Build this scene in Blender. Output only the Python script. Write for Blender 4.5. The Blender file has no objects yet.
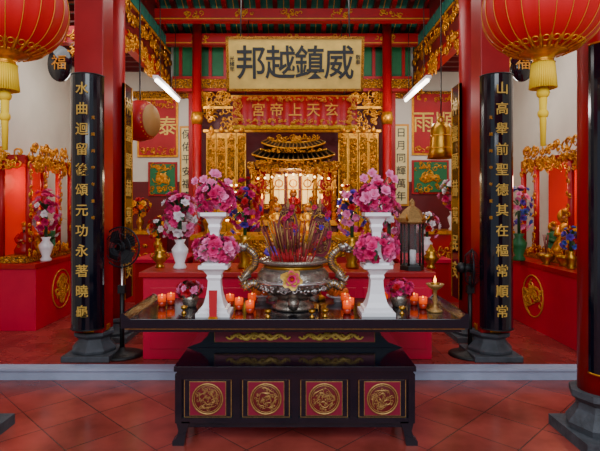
import bpy, math, random
from mathutils import Vector, Matrix, Euler
random.seed(7)
V=Vector
pi=math.pi
F=500.0; CX=292.0; HY=205.0; CH=1.6
def W(px,py,d): return V(((px-CX)*d/F,d,CH-(py-HY)*d/F))
def lin(c):
    return tuple(((x/12.92) if x<=0.04045 else ((x+0.055)/1.055)**2.4) for x in c)
def hexc(h):
    h=h.lstrip('#'); return lin([int(h[i:i+2],16)/255 for i in (0,2,4)])
# ---------------- materials
MATS={}
def mat(name,col,rough=.5,metal=0,emit=None,es=0,noise=0,nscale=8,bump=0,bscale=40,trans=0,alpha=1,coat=0,spec=None,sub=0):
    m=bpy.data.materials.new(name); m.use_nodes=True
    nt=m.node_tree; bs=nt.nodes['Principled BSDF']
    c=hexc(col) if isinstance(col,str) else col
    bs.inputs['Base Color'].default_value=(*c,1)
    bs.inputs['Roughness'].default_value=rough
    bs.inputs['Metallic'].default_value=metal
    if coat: bs.inputs['Coat Weight'].default_value=coat; bs.inputs['Coat Roughness'].default_value=.08
    if spec is not None: bs.inputs['Specular IOR Level'].default_value=spec
    if emit: 
        bs.inputs['Emission Color'].default_value=(*hexc(emit),1); bs.inputs['Emission Strength'].default_value=es
    if trans: bs.inputs['Transmission Weight'].default_value=trans
    if alpha<1: bs.inputs['Alpha'].default_value=alpha
    tc=nt.nodes.new('ShaderNodeTexCoord')
    if noise:
        n=nt.nodes.new('ShaderNodeTexNoise'); n.inputs['Scale'].default_value=nscale; n.inputs['Detail'].default_value=4
        nt.links.new(tc.outputs['Object'],n.inputs['Vector'])
        mr=nt.nodes.new('ShaderNodeMapRange'); mr.inputs['From Min'].default_value=.3; mr.inputs['From Max'].default_value=.7
        mr.inputs['To Min'].default_value=1-noise; mr.inputs['To Max'].default_value=1+noise
        nt.links.new(n.outputs['Fac'],mr.inputs['Value'])
        mx=nt.nodes.new('ShaderNodeMix'); mx.data_type='RGBA'; mx.blend_type='MULTIPLY'; mx.inputs['Factor'].default_value=1
        mx.inputs['A'].default_value=(*c,1); nt.links.new(mr.outputs['Result'],mx.inputs['B'])
        nt.links.new(mx.outputs['Result'],bs.inputs['Base Color'])
    if bump:
        n2=nt.nodes.new('ShaderNodeTexNoise'); n2.inputs['Scale'].default_value=bscale
        nt.links.new(tc.outputs['Object'],n2.inputs['Vector'])
        bp=nt.nodes.new('ShaderNodeBump'); bp.inputs['Strength'].default_value=bump; bp.inputs['Distance'].default_value=.01
        nt.links.new(n2.outputs['Fac'],bp.inputs['Height']); nt.links.new(bp.outputs['Normal'],bs.inputs['Normal'])
    MATS[name]=m; return m
mat('red',      '#a80a14',.4,noise=.15,nscale=3,coat=.06,spec=.35)
mat('darkred',  '#620810',.45,noise=.2,nscale=5)
mat('magenta',  '#cc0838',.38,noise=.08,nscale=3,coat=.06,spec=.35)
mat('maroon',   '#7e0c2c',.4)
mat('black',    '#060a18',.12,coat=.3,noise=.1)
mat('blackmat', '#0a0a0c',.5)
mat('gold',     '#dc9420',.32,metal=.75,noise=.3,nscale=25)
mat('oldgold',  '#a47c44',.45,metal=.5,noise=.3,nscale=60)
mat('goldpaint','#cf8c20',.5,metal=.2,noise=.15,nscale=20)
mat('palegold', '#dcb452',.45,metal=.3,noise=.15,nscale=30)
mat('cream',    '#d6d0c0',.8,noise=.08,nscale=2)
mat('paper',    '#ead99c',.8)
mat('teal',     '#1c7462',.6,noise=.15)
mat('green',    '#146a38',.5,noise=.15)
mat('stone',    '#44474d',.7,noise=.3,nscale=12,bump=.5)
mat('steplight','#a2aec8',.55,noise=.1,nscale=6)
mat('porcelain','#f2f0f4',.3)
mat('pink',     '#e2307f',.6,noise=.2,nscale=30)
mat('hotpink',  '#c80c5c',.6,noise=.2,nscale=30)
mat('palepink', '#ee82b4',.6)
mat('redflower','#b80c1c',.6)
mat('purple',   '#5830a8',.6)
mat('blueflower','#5068d0',.6)
mat('yellowfl', '#f0aa14',.6)
mat('whitefl',  '#e9dfe2',.6)
mat('leaf',     '#17421c',.5,noise=.3,nscale=20)
mat('candle',   '#e84c04',.2,emit='#ff4c00',es=.6)
mat('cupred',   '#b0280c',.2)
mat('flame',    '#ffb24a',.4,emit='#ffa030',es=6)
mat('bulb',     '#ffe0a0',.4,emit='#ffdc98',es=9)
mat('bronze',   '#988c80',.26,metal=.8,noise=.35,nscale=16,bump=.4,bscale=70)
mat('brass',    '#b88428',.3,metal=.9)
mat('lanternred','#c4040e',.5,emit='#b80808',es=.06,spec=.3)
mat('fringe',   '#f0c410',.7)
mat('incense',  '#7a2a28',.8)
mat('tube',     '#ffffff',.4,emit='#fff4e0',es=9)
mat('glow',     '#f6d080',.4,emit='#ffcf70',es=1.7)
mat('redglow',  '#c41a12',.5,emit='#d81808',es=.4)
mat('bluegrille','#20242c',.4,metal=.5)
mat('glass',    '#8a9494',.05,alpha=.15)
mat('skin',     '#c98a5a',.5)
mat('orange',   '#ee7208',.5)
mat('silver',   '#c8c4c0',.25,metal=.9)
mat('drumskin', '#a87c44',.6)
mat('goldleaf', '#e2bc58',.5,metal=.1,noise=.16,nscale=6)
def gilt(name,scale,dark):
    m=bpy.data.materials.new(name); m.use_nodes=True; nt=m.node_tree; bs=nt.nodes['Principled BSDF']
    tc=nt.nodes.new('ShaderNodeTexCoord'); vo=nt.nodes.new('ShaderNodeTexVoronoi'); vo.feature='DISTANCE_TO_EDGE'
    vo.inputs['Scale'].default_value=scale
    nz=nt.nodes.new('ShaderNodeTexNoise'); nz.inputs['Scale'].default_value=scale*.6
    ad=nt.nodes.new('ShaderNodeVectorMath'); ad.operation='MULTIPLY_ADD'; ad.inputs[1].default_value=(.12,.12,.12)
    nt.links.new(tc.outputs['Object'],nz.inputs['Vector']); nt.links.new(nz.outputs['Color'],ad.inputs[0]); nt.links.new(tc.outputs['Object'],ad.inputs[2])
    nt.links.new(ad.outputs['Vector'],vo.inputs['Vector'])
    cr=nt.nodes.new('ShaderNodeValToRGB'); cr.color_ramp.elements[0].position=.02; cr.color_ramp.elements[0].color=(*hexc(dark),1)
    cr.color_ramp.elements[1].position=.12; cr.color_ramp.elements[1].color=(*hexc('#d08c20'),1)
    nt.links.new(vo.outputs['Distance'],cr.inputs['Fac']); nt.links.new(cr.outputs['Color'],bs.inputs['Base Color'])
    bp=nt.nodes.new('ShaderNodeBump'); bp.inputs['Strength'].default_value=.9; bp.inputs['Distance'].default_value=.03
    nt.links.new(vo.outputs['Distance'],bp.inputs['Height']); nt.links.new(bp.outputs['Normal'],bs.inputs['Normal'])
    bs.inputs['Metallic'].default_value=.5; bs.inputs['Roughness'].default_value=.38
    MATS[name]=m
gilt('gilt',22,'#3a0a08'); gilt('giltfine',45,'#1c0806')
def tile(name,c1,c2,grout,size,rot,rough):
    m=bpy.data.materials.new(name); m.use_nodes=True; nt=m.node_tree; bs=nt.nodes['Principled BSDF']
    tc=nt.nodes.new('ShaderNodeTexCoord'); mp=nt.nodes.new('ShaderNodeMapping'); mp.inputs['Rotation'].default_value=(0,0,rot)
    br=nt.nodes.new('ShaderNodeTexBrick'); br.offset=0; br.inputs['Scale'].default_value=1/size
    br.inputs['Brick Width'].default_value=1; br.inputs['Row Height'].default_value=1; br.inputs['Mortar Size'].default_value=.012
    br.inputs['Color1'].default_value=(*hexc(c1),1); br.inputs['Color2'].default_value=(*hexc(c2),1); br.inputs['Mortar'].default_value=(*hexc(grout),1)
    nt.links.new(tc.outputs['Object'],mp.inputs['Vector']); nt.links.new(mp.outputs['Vector'],br.inputs['Vector'])
    nz=nt.nodes.new('ShaderNodeTexNoise'); nz.inputs['Scale'].default_value=3; nz.inputs['Detail'].default_value=6
    nt.links.new(tc.outputs['Object'],nz.inputs['Vector'])
    mr=nt.nodes.new('ShaderNodeMapRange'); mr.inputs['From Min'].default_value=.3; mr.inputs['From Max'].default_value=.7; mr.inputs['To Min'].default_value=.65; mr.inputs['To Max'].default_value=1.3
    nt.links.new(nz.outputs['Fac'],mr.inputs['Value'])
    mx=nt.nodes.new('ShaderNodeMix'); mx.data_type='RGBA'; mx.blend_type='MULTIPLY'; mx.inputs['Factor'].default_value=1
    nt.links.new(br.outputs['Color'],mx.inputs['A']); nt.links.new(mr.outputs['Result'],mx.inputs['B']); nt.links.new(mx.outputs['Result'],bs.inputs['Base Color'])
    mr2=nt.nodes.new('ShaderNodeMapRange'); mr2.inputs['To Min'].default_value=rough*.6; mr2.inputs['To Max'].default_value=rough*1.8
    nt.links.new(nz.outputs['Fac'],mr2.inputs['Value']); nt.links.new(mr2.outputs['Result'],bs.inputs['Roughness'])
    bs.inputs['Specular IOR Level'].default_value=.6
    MATS[name]=m
tile('floortile','#a2463c','#8e3c34','#5c342e',.42,pi/4,.17)
tile('floortile2','#963430','#82302c','#48241e',.30,0,.22)
# ---------------- builder
class B:
    def __init__(s,name): s.name=name; s.v=[]; s.f=[]; s.m=[]; s.sm=[]; s.mats=[]; s.M=Matrix.Identity(4)
    def mi(s,m):
        if m not in s.mats: s.mats.append(m)
        return s.mats.index(m)
    def add(s,vs,fs,m,smooth=False):
        o=len(s.v); i=s.mi(m); M=s.M
        s.v.extend([tuple(M@V(p)) for p in vs])
        for f in fs: s.f.append(tuple(o+k for k in f)); s.m.append(i); s.sm.append(smooth)
    def box(s,c,sz,m,R=None):
        c=V(c); x,y,z=[k/2 for k in sz]
        p=[V((a*x,b*y,e*z)) for a in(-1,1) for b in(-1,1) for e in(-1,1)]
        if R is not None: p=[R@q for q in p]
        s.add([q+c for q in p],[(0,1,3,2),(4,6,7,5),(0,4,5,1),(2,3,7,6),(0,2,6,4),(1,5,7,3)],m)
    def bb(s,x0,x1,y0,y1,z0,z1,m): s.box(((x0+x1)/2,(y0+y1)/2,(z0+z1)/2),(abs(x1-x0),abs(y1-y0),abs(z1-z0)),m)
    def lathe(s,prof,c,m,seg=24,R=None,sx=1,sy=1,mod=None,smooth=True):
        c=V(c); vs=[];fs=[]
        for (r,z) in prof:
            for k in range(seg):
                a=2*pi*k/seg; rr=r*(mod(a) if mod else 1)
                p=V((rr*math.cos(a)*sx,rr*math.sin(a)*sy,z))
                if R is not None: p=R@p
                vs.append(p+c)
        for j in range(len(prof)-1):
            for k in range(seg):
                k2=(k+1)%seg; fs.append((j*seg+k,j*seg+k2,(j+1)*seg+k2,(j+1)*seg+k))
        if prof[0][0]>1e-5: fs.append(tuple(range(seg))[::-1])
        if prof[-1][0]>1e-5: fs.append(tuple((len(prof)-1)*seg+k for k in range(seg)))
        s.add(vs,fs,m,smooth)
    def sph(s,c,r,m,seg=12,R=None):
        if not hasattr(r,'__len__'): r=(r,r,r)
        n=max(4,seg//2)
        prof=[(math.sin(pi*i/n),-math.cos(pi*i/n)) for i in range(n+1)]
        prof[0]=(0,-1);prof[-1]=(0,1)
        vs=[];fs=[]
        for (a,z) in prof:
            for k in range(seg):
                t=2*pi*k/seg; p=V((a*math.cos(t)*r[0],a*math.sin(t)*r[1],z*r[2]))
                if R is not None:p=R@p
                vs.append(p+V(c))
        for j in range(n):
            for k in range(seg):
                k2=(k+1)%seg; fs.append((j*seg+k,j*seg+k2,(j+1)*seg+k2,(j+1)*seg+k))
        s.add(vs,fs,m,True)
    def tube(s,pts,r,m,seg=6,closed=False):
        pts=[V(p) for p in pts]; n=len(pts)
        if not hasattr(r,'__len__'): r=[r]*n
        vs=[];fs=[]; up=None
        for i,p in enumerate(pts):
            a=pts[(i+1)%n] if (closed or i<n-1) else pts[i]; b=pts[i-1] if (closed or i>0) else pts[i]
            t=(a-b); 
            if t.length<1e-9: t=V((0,0,1))
            t.normalize()
            if up is None:
                up=V((0,0,1)) if abs(t.z)<.9 else V((1,0,0))
            x=up.cross(t)
            if x.length<1e-6: x=V((0,1,0)).cross(t)
            x.normalize(); y=t.cross(x); up=y
            for k in range(seg):
                g=2*pi*k/seg; vs.append(p+(x*math.cos(g)+y*math.sin(g))*r[i])
        m_=n if closed else n-1
        for j in range(m_):
            j2=(j+1)%n
            for k in range(seg):
                k2=(k+1)%seg; fs.append((j*seg+k,j*seg+k2,j2*seg+k2,j2*seg+k))
        if not closed:
            fs.append(tuple(range(seg))[::-1]); fs.append(tuple((n-1)*seg+k for k in range(seg)))
        s.add(vs,fs,m,True)
    def cyl(s,a,b,r,m,seg=12,r2=None): s.tube([a,b],[r,r if r2 is None else r2],m,seg)
    def ring(s,c,R_,r,m,n=V((0,0,1)),seg=24,ts=6):
        n=V(n).normalized(); x=n.orthogonal().normalized(); y=n.cross(x)
        s.tube([V(c)+(x*math.cos(2*pi*k/seg)+y*math.sin(2*pi*k/seg))*R_ for k in range(seg)],r,m,ts,True)
    def prism(s,poly,o,u,v,w,depth,m):
        o=V(o);u=V(u);v=V(v);w=V(w); n=len(poly)
        vs=[o+u*a+v*b for a,b in poly]+[o+u*a+v*b+w*depth for a,b in poly]
        fs=[tuple(range(n)),tuple(range(2*n-1,n-1,-1))]+[(i,(i+1)%n+0,(i+1)%n+n,i+n) for i in range(n)]
        s.add(vs,fs,m)
    def fret(s,o,u,v,w,h,n,m,r=.006,R_=(.02,.05),circ=False):
        o=V(o);u=V(u).normalized();v=V(v).normalized(); nn=u.cross(v)
        for i in range(n):
            R0=random.uniform(*R_)
            while True:
                a=random.uniform(-.5,.5);b=random.uniform(-.5,.5)
                if not circ or a*a+b*b<.2: break
            c=o+u*a*(w-R0)+v*b*(h-R0); ph=random.uniform(0,2*pi); sg=random.choice((-1,1)); tot=random.uniform(1.2,2.2)*pi*sg
            pts=[c+(u*math.cos(ph+tot*t/7)+v*math.sin(ph+tot*t/7))*R0*(1-.11*t)+nn*random.uniform(-.3,.3)*r for t in range(8)]
            s.tube(pts,[r*(.5+.5*math.sin(pi*(k+1)/9)) for k in range(8)],m,4)
            if i%3==0: s.sph(c,(r*1.6,)*3,m,6)
    def scroll(s,o,u,v,L,m,r=.008):
        o=V(o);u=V(u);v=V(v)
        for sg in(-1,1):
            pts=[]
            for k in range(25):
                t=k/24; pts.append(o+u*sg*(t*L*.5)+v*(.018*math.sin(t*4*pi)))
            s.tube(pts,[r*(1.6-1.1*k/24) for k in range(25)],m,5)
            for j in range(5):
                c=o+u*sg*(L*.5*(.12+.19*j)); up=1 if j%2 else -1
                s.tube([c+(u*math.cos(a*.5)*sg+v*up*math.sin(a*.5))*(.022-.0018*a) for a in range(9)],r*.7,m,4)
    def flower(s,c,n,r,m,m2=None):
        n=V(n).normalized(); x=n.orthogonal().normalized(); x=Matrix.Rotation(random.uniform(0,6.28),3,n)@x; y=n.cross(x); c=V(c)
        for (cnt,el,L,off) in ((6,.15,1,0),(5,.7,.8,.5),(4,1.15,.55,.2)):
            for k in range(cnt):
                a=2*pi*(k+off)/cnt+random.uniform(-.15,.15); d=x*math.cos(a)+y*math.sin(a); t=n.cross(d)
                d2=d*math.cos(el)+n*math.sin(el); nn=d2.cross(t)
                l=r*L*random.uniform(.85,1.1); w=l*.46
                p=[c,c+d2*l*.55+t*w+n*l*.15,c+d2*l+n*l*.1+t*w*.3,c+d2*l+n*l*.1-t*w*.3,c+d2*l*.55-t*w+n*l*.15,c+d2*l*.55-n*l*.02]
                s.add(p,[(0,1,5),(1,2,5),(2,3,5),(3,4,5),(4,0,5)],(m2 if (m2 and el>1) else m))
    def leaf(s,c,d,L,w,m,bend=.3):
        d=V(d).normalized(); t=d.cross(V((0,0,1)))
        if t.length<.01: t=V((1,0,0))
        t.normalize(); c=V(c); p=[]
        for k in range(5):
            f=k/4; q=c+d*L*f-V((0,0,1))*bend*L*f*f; ww=w*math.sin(pi*min(1,f*.9+.08)); p+= [q+t*ww,q-t*ww]
        s.add(p,[(2*i,2*i+1,2*i+3,2*i+2) for i in range(4)],m)
    def bouquet(s,c,rad,n,fr,ms,leaves=18,droop=False):
        c=V(c)
        for i in range(leaves):
            a=random.uniform(0,2*pi); e=random.uniform(-.2,1.2); d=V((math.cos(a)*math.cos(e),math.sin(a)*math.cos(e),math.sin(e)))
            s.leaf(c+V((d.x*rad[0],d.y*rad[1],d.z*rad[2]))*.3,d,min(max(rad),1.4*rad[0])*random.uniform(.8,1.1),fr*.35,'leaf')
        for i in range(n):
            z=1-1.75*(i+.5)/n; a=i*2.39996+random.uniform(-.2,.2); q=math.sqrt(max(0,1-z*z)); d=V((q*math.cos(a),q*math.sin(a),z))
            k=random.uniform(.78,1.08)
            s.flower(c+V((d.x*rad[0],d.y*rad[1],d.z*rad[2]))*k,d,fr*random.uniform(.75,1.15),random.choice(ms))
    def done(s,bevel=0,parent=None,loc=None):
        me=bpy.data.meshes.new(s.name); me.from_pydata(s.v,[],s.f)
        for m in s.mats: me.materials.append(MATS[m])
        me.polygons.foreach_set('material_index',s.m); me.polygons.foreach_set('use_smooth',s.sm); me.update()
        ob=bpy.data.objects.new(s.name,me); bpy.context.scene.collection.objects.link(ob)
        if bevel:
            b=ob.modifiers.new('bevel','BEVEL'); b.width=bevel; b.segments=2; b.limit_method='ANGLE'; b.angle_limit=.9
        if parent: ob.parent=parent
        return ob
def text(body,loc,size,m,parent,rz=0,rx=pi/2,ext=.004,name='lettering',sl=1.0,off=.0,sx=1,sy=1):
    cu=bpy.data.curves.new(name,'FONT'); cu.body=body; cu.size=size; cu.extrude=ext; cu.align_x='CENTER'; cu.align_y='CENTER'; cu.space_line=sl; cu.offset=off
    cu.materials.append(MATS[m])
    ob=bpy.data.objects.new(name,cu); bpy.context.scene.collection.objects.link(ob); ob.location=loc; ob.rotation_euler=(rx,0,rz); ob.scale=(sx,sy,1)
    ob.parent=parent; return ob
def vtext(chars,x,y,z0,z1,size,m,parent,rz=0,off=.0):
    n=len(chars)
    for i,ch in enumerate(chars):
        z=z0+(z1-z0)*(i+.5)/n
        text(ch,(x,y,z),size,m,parent,rz,name='character_%d'%(i+1),off=off)

# ---------------- room shell
b=B('floor'); b.bb(-5.5,5.5,-3,4.57,-.1,0,'floortile'); b.done()
b=B('floor_raised'); b.bb(-4.2,4.2,4.60,8.7,-.1,.1,'floortile2'); b.done()
b=B('trim_step'); b.bb(-4.2,4.2,4.57,4.60,0,.1,'steplight'); b.bb(-4.2,4.2,4.55,4.70,.085,.104,'steplight'); b.done()
b=B('wall_left'); b.bb(-3.75,-3.6,1.5,8.7,0,5,'cream'); b.done()
b=B('wall_right'); b.bb(3.6,3.75,1.5,8.7,0,5,'cream'); b.done()
b=B('wall_back'); b.bb(-3.75,3.75,8.6,8.75,0,5.5,'cream'); b.done()
for sgn,nm in((-1,'ceiling_left_aisle'),(1,'ceiling_right_aisle')):
    b=B(nm); x0,x1=sorted((sgn*2.2,sgn*3.6)); b.bb(x0,x1,4.5,8.6,3.95,4.0,'teal')
    for k in range(14): y=4.7+k*.29; b.bb(x0,x1,y,y+.06,3.87,3.95,'darkred')
    b.done()
b=B('ceiling')
z=lambda d:5.6-.35*(d-5)
R=Matrix.Rotation(-math.atan(.35),3,'X')
L=4.2*math.sqrt(1+.35**2)
b.box((0,6.6,z(6.6)+.1),(4.5,L,.05),'teal',R)
for k in range(17):
    x=-2.08+k*.26; b.box((x,6.6,z(6.6)+.03),(.07,L,.1),'red' if k%2==0 else 'darkred',R)
    b.box((x+.13,6.6,z(6.6)+.065),(.012,L,.012),'palegold',R)
b.done()
b=B('roof_beam')
for d,zz in((7.6,4.47),(8.2,4.30),(6.6,4.85)):
    b.bb(-2.15,2.15,d-.07,d+.07,zz-.09,zz+.09,'red'); b.bb(-2.15,2.15,d-.075,d-.07,zz-.07,zz-.055,'goldpaint')
    for x in(-1.5,-.75,0,.75,1.5): b.fret((x,d-.08,zz+.01),(1,0,0),(0,0,1),.34,.13,9,'goldpaint',.009,(.03,.05))
b.done()
b=B('transom_beam')
b.bb(-2.0,2.0,8.35,8.5,3.5,3.75,'red'); b.bb(-2.0,2.0,8.33,8.35,3.55,3.70,'gilt')
b.bb(-2.0,2.0,8.45,8.58,3.75,4.5,'green')
for k in range(16): b.bb(-1.9+k*.25,-1.85+k*.25,8.40,8.45,3.75,4.4,'red')
for s_ in(-1,1):
    b.fret((s_*1.25,8.3,3.36),(1,0,0),(0,0,1),.6,.26,40,'gold',.012,(.04,.08)); b.fret((s_*1.4,8.3,3.2),(1,0,0),(0,0,1),.3,.3,20,'gold',.012,(.04,.08))
b.done()
for sgn in(-1,1):
    b=B('carved_side_beam'); X=sgn*2.12
    b.bb(X-.06,X+.06,5.8,8.55,3.62,3.78,'red'); b.bb(X-.05,X+.05,5.8,8.55,3.78,5.0,'darkred')
    b.bb(X-.07,X+.07,5.8,8.55,3.98,4.06,'gilt'); 
    xi=X-sgn*.075
    for k in range(6): 
        y0=5.9+k*.44; b.bb(min(X,xi+sgn*.005),max(X,xi+sgn*.005),y0,y0+.38,4.2,4.36,'teal'); b.bb(min(X,xi),max(X,xi),y0,y0+.38,4.16,4.18,'goldpaint')
    b.fret((xi,7.1,3.70),(0,1,0),(0,0,1),2.6,.22,70,'gold',.013,(.04,.09))
    b.fret((xi,7.1,4.02),(0,1,0),(0,0,1),2.6,.3,40,'gold',.013,(.04,.09))
    for d0 in(5.85,7.0,7.9):
        for q in range(3):
            b.fret((xi,d0+.1+q*.12,3.55-q*-.02),(0,1,0),(0,0,1),.3,.3-.08*q,10,'gold',.012,(.03,.06))
    b.done()
    b=B('tube_light'); X=sgn*1.82
    b.cyl((X,6.7,3.27),(X,8.0,3.27),.022,'tube',8); b.bb(X-.035,X+.035,6.65,8.05,3.29,3.33,'porcelain')
    b.cyl((X,6.9,3.33),(X,6.9,4.85),.006,'blackmat',6); b.cyl((X,7.8,3.33),(X,7.8,4.56),.006,'blackmat',6); b.done()
    b=B('aisle_carved_beam'); 
    b.bb(min(sgn*2.2,sgn*3.59),max(sgn*2.2,sgn*3.59),6.0,6.12,3.55,3.75,'red')
    b.fret((sgn*2.9,5.98,3.65),(1,0,0),(0,0,1),1.3,.2,30,'gold',.012,(.04,.08))
    b.fret((sgn*2.45,5.98,3.40),(1,0,0),(0,0,1),.45,.35,22,'gold',.014,(.04,.08)); b.done()

# ---------------- columns
def stonebase(b,x,y,z0,h,r):
    b.bb(x-r*1.05,x+r*1.05,y-r*1.05,y+r*1.05,z0,z0+h*.22,'stone')
    b.lathe([(r*.95,z0+h*.22),(r,z0+h*.35),(r*.72,z0+h*.62),(r*.68,z0+h*.75),(r*.9,z0+h*.88),(r*.9,z0+h)],(x,y,0),'stone',8,smooth=False)
TL='水曲迴留後頌元功永著曉龜'; TR='山高舉前聖德其在樞常順'
def halfround(b,x,y,z0,z1,r,m,trim,ang0=pi,ang1=2*pi,rr=None):
    n=14; poly=[(math.cos(ang0+(ang1-ang0)*k/n)*r,math.sin(ang0+(ang1-ang0)*k/n)*r) for k in range(n+1)]
    b.prism(poly,(x,y,z0),(1,0,0),(0,1,0),(0,0,1),z1-z0,m)
    for zz in(z0,z1): 
        b.tube([V((x+p[0]*1.01,y+p[1]*1.01,zz)) for p in poly],.006,trim,6)
for sgn,tx in((-1,TL),(1,TR)):
    X=sgn*1.97; Y=4.98
    b=B('temple_column'); stonebase(b,X,Y,.1,.26,.22)
    b.bb(X-.14,X+.14,Y-.14,Y+.14,.36,5.2,'red'); b.lathe([(.15,.36),(.15,.42)],(X,Y,0),'gold')
    c=b.done(.008)
    b=B('couplet_board'); halfround(b,X,Y-.145,.42,2.84,.155,'black','blackmat')
    ob=b.done()
    vtext(tx+('常' if sgn>0 else ''),X+sgn*-.005,Y-.305,2.78,.5,.122,'palegold',ob,off=.0012)
    vtext('光緒丙申年重修',X+(.1 if sgn<0 else -.1),Y-.28,2.5,1.4,.035,'goldpaint',ob)
    X=sgn*2.03; Y=5.66
    b=B('red_column'); stonebase(b,X,Y,.1,.24,.22); b.lathe([(.135,.34),(.135,5.2)],(X,Y,0),'red'); 
    b.done()
    b=B('narrow_couplet_board'); xx=X-sgn*.15
    b.bb(min(xx,xx-sgn*.03),max(xx,xx-sgn*.03),Y-.13,Y+.13,.55,2.95,'black')
    for yy in(-.13,.12): b.bb(min(xx,xx-sgn*.035),max(xx,xx-sgn*.035),Y+yy,Y+yy+.012,.55,2.95,'gold')
    ob=b.done()
    vtext('神靈顯赫萬民安',xx-sgn*.034,Y,2.85,.7,.2,'palegold',ob,rz=-sgn*pi/2)
    X=2.12 if sgn>0 else -2.27; Y=3.42
    b=B('front_column'); stonebase(b,X,Y,0,.34,.23); b.lathe([(.15,.34),(.15,5.0)],(X,Y,0),'red',28); b.done()
    b=B('column_couplet_board')
    halfround(b,X-sgn*.07,Y-.13,.5,2.65,.10,'black','gold'); ob=b.done()
    vtext('風調雨順國泰民安',X-sgn*.07,Y-.233,2.5,.6,.13,'palegold',ob)
    X=sgn*1.54; Y=8.1
    b=B('shrine_column'); b.lathe([(.12,.1),(.12,.2),(.075,.28),(.075,4.6)],(X,Y,0),'red'); b.lathe([(.08,2.9),(.10,3.0),(.08,3.1)],(X,Y,0),'gold'); b.done()
# ---------------- main signboard
b=B('signboard')
cx=(295-CX)*6.4/F; zc=CH+(HY-64.5)*6.4/F; w=136*6.4/F; h=52*6.4/F
b.M=Matrix.Translation((cx,6.4,zc))@Matrix.Rotation(math.radians(10),4,'X')
b.box((0,0,0),(w,.05,h),'gold')
b.box((0,-.028,0),(w-.06,.01,h-.06),'goldleaf')
for sx in(-1,1):
    b.box((sx*(w/2-.01),-.03,0),(.03,.03,h+.01),'giltfine')
for sz in(-1,1): b.box((0,-.03,sz*(h/2-.01)),(w+.01,.03,.03),'giltfine')
b.M=Matrix.Identity(4)
for s_ in(-1,1): b.cyl((cx+s_*w*.4,6.38,zc+h/2-.05),(cx+s_*w*.4,6.57,4.758),.008,'blackmat')
ob=b.done()
Mx=Matrix.Translation((cx,6.4,zc))@Matrix.Rotation(math.radians(10),4,'X')
for i,ch in enumerate('邦越鎮威'):
    p=Mx@V(((i-1.5)*w*.215,-.04,-.01))
    t=text(ch,p,.39,'blackmat',ob,rx=pi/2+math.radians(10),off=.0045,name='character_%d'%(i+1),sy=1.12)
p=Mx@V((-w*.46,-.04,0)); text('光\n緒\n年',p,.065,'blackmat',ob,rx=pi/2+math.radians(10))
p=Mx@V((w*.46,-.04,.05)); text('敬\n奉',p,.065,'blackmat',ob,rx=pi/2+math.radians(10))
# embroidered valance beneath it
d=7.0; cx=(295-CX)*d/F; zc=CH+(HY-111)*d/F; w=124*d/F; h=29*d/F
b=B('embroidered_valance'); 
def cloth(x0,x1,z0,z1,y,m,amp=.012,n=60):
    vs=[];fs=[]
    for i in range(n+1):
        x=x0+(x1-x0)*i/n; yy=y+amp*math.sin(i*.9)
        vs+=[(x,yy,z1),(x,yy,z0+.006*math.sin(i*1.8))]
    for i in range(n): fs.append((2*i,2*i+1,2*i+3,2*i+2))
    b.add(vs,fs,m,True)
b.M=Matrix.Translation((cx,d,zc))
cloth(-w/2,w/2,-h/2,h/2,0,'red')
b.box((0,.03,h/2),(w+.05,.04,.04),'gold')
b.fret((0,-.018,h*.40),(1,0,0),(0,0,1),w,.07,70,'goldpaint',.006,(.015,.03)); b.fret((0,-.018,-h*.36),(1,0,0),(0,0,1),w,.07,70,'goldpaint',.006,(.015,.03))
for sx in(-1,1): b.fret((sx*w*.46,-.018,0),(1,0,0),(0,0,1),.13,h,24,'goldpaint',.007,(.02,.04)); b.cyl((sx*w*.4,0.03,h/2),(sx*w*.4,.55,h/2+1.3),.007,'blackmat')
for k in range(100): x=-w/2+w*(k+.5)/100; b.cyl((x,0,-h/2+.01),(x,0,-h/2-.05),.006,'fringe',4)
ob=b.done(); text('宮 帝 上 天 玄',(cx,d-.02,zc),.2,'goldpaint',ob,off=.001)
# ---------------- banners on back wall
def wallplaque(name,px0,px1,py0,py1,bg,txt,size,rows=None,frame='gold',tm='palegold'):
    d=8.52; a=W(px0,py0,d); c=W(px1,py1,d)
    b=B(name); b.bb(a.x,c.x,8.53,8.555,c.z,a.z,frame); b.bb(a.x+.035,c.x-.035,8.515,8.53,c.z+.035,a.z-.035,bg)
    if bg!='paper': b.fret(((a.x+c.x)/2,8.51,a.z-.1),(1,0,0),(0,0,1),(c.x-a.x)*.9,.14,16,'gold',.009,(.03,.06)); b.fret(((a.x+c.x)/2,8.51,c.z+.1),(1,0,0),(0,0,1),(c.x-a.x)*.9,.14,16,'gold',.009,(.03,.06))
    if bg=='green': b.fret(((a.x+c.x)/2,8.51,(a.z+c.z)/2),(1,0,0),(0,0,1),(c.x-a.x)*.6,.25,20,'gold',.012,(.05,.1),True)
    ob=b.done(); 
    if txt:
        if rows: vtext(txt,(a.x+c.x)/2,8.51,a.z-.05,c.z+.05,size,tm,ob)
        else: text(txt,((a.x+c.x)/2,8.505,(a.z+c.z)/2),size,tm,ob,off=.002,sl=.9)
b=B('trim_back_panelling')
b.bb(-3.5,-1.7,8.56,8.6,.8,2.0,'darkred'); b.bb(1.7,3.5,8.56,8.6,.8,2.0,'darkred'); b.bb(-1.6,1.6,8.56,8.6,.1,4,'darkred')
b.bb(-3.5,-1.7,8.56,8.6,2.0,3.45,'cream'); b.bb(1.7,3.5,8.56,8.6,2.0,3.45,'cream')
for s_ in(-1,1):
    for xx in(1.66,3.45): b.bb(min(s_*xx,s_*(xx+.1)),max(s_*xx,s_*(xx+.1)),8.5,8.6,.1,3.9,'red')
b.bb(-3.5,-1.7,8.52,8.6,3.42,3.54,'gilt'); b.bb(1.7,3.5,8.52,8.6,3.42,3.54,'gilt'); b.done()
wallplaque('red_blessing_banner',137,178,98,157,'red','國泰',.34)
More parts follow.
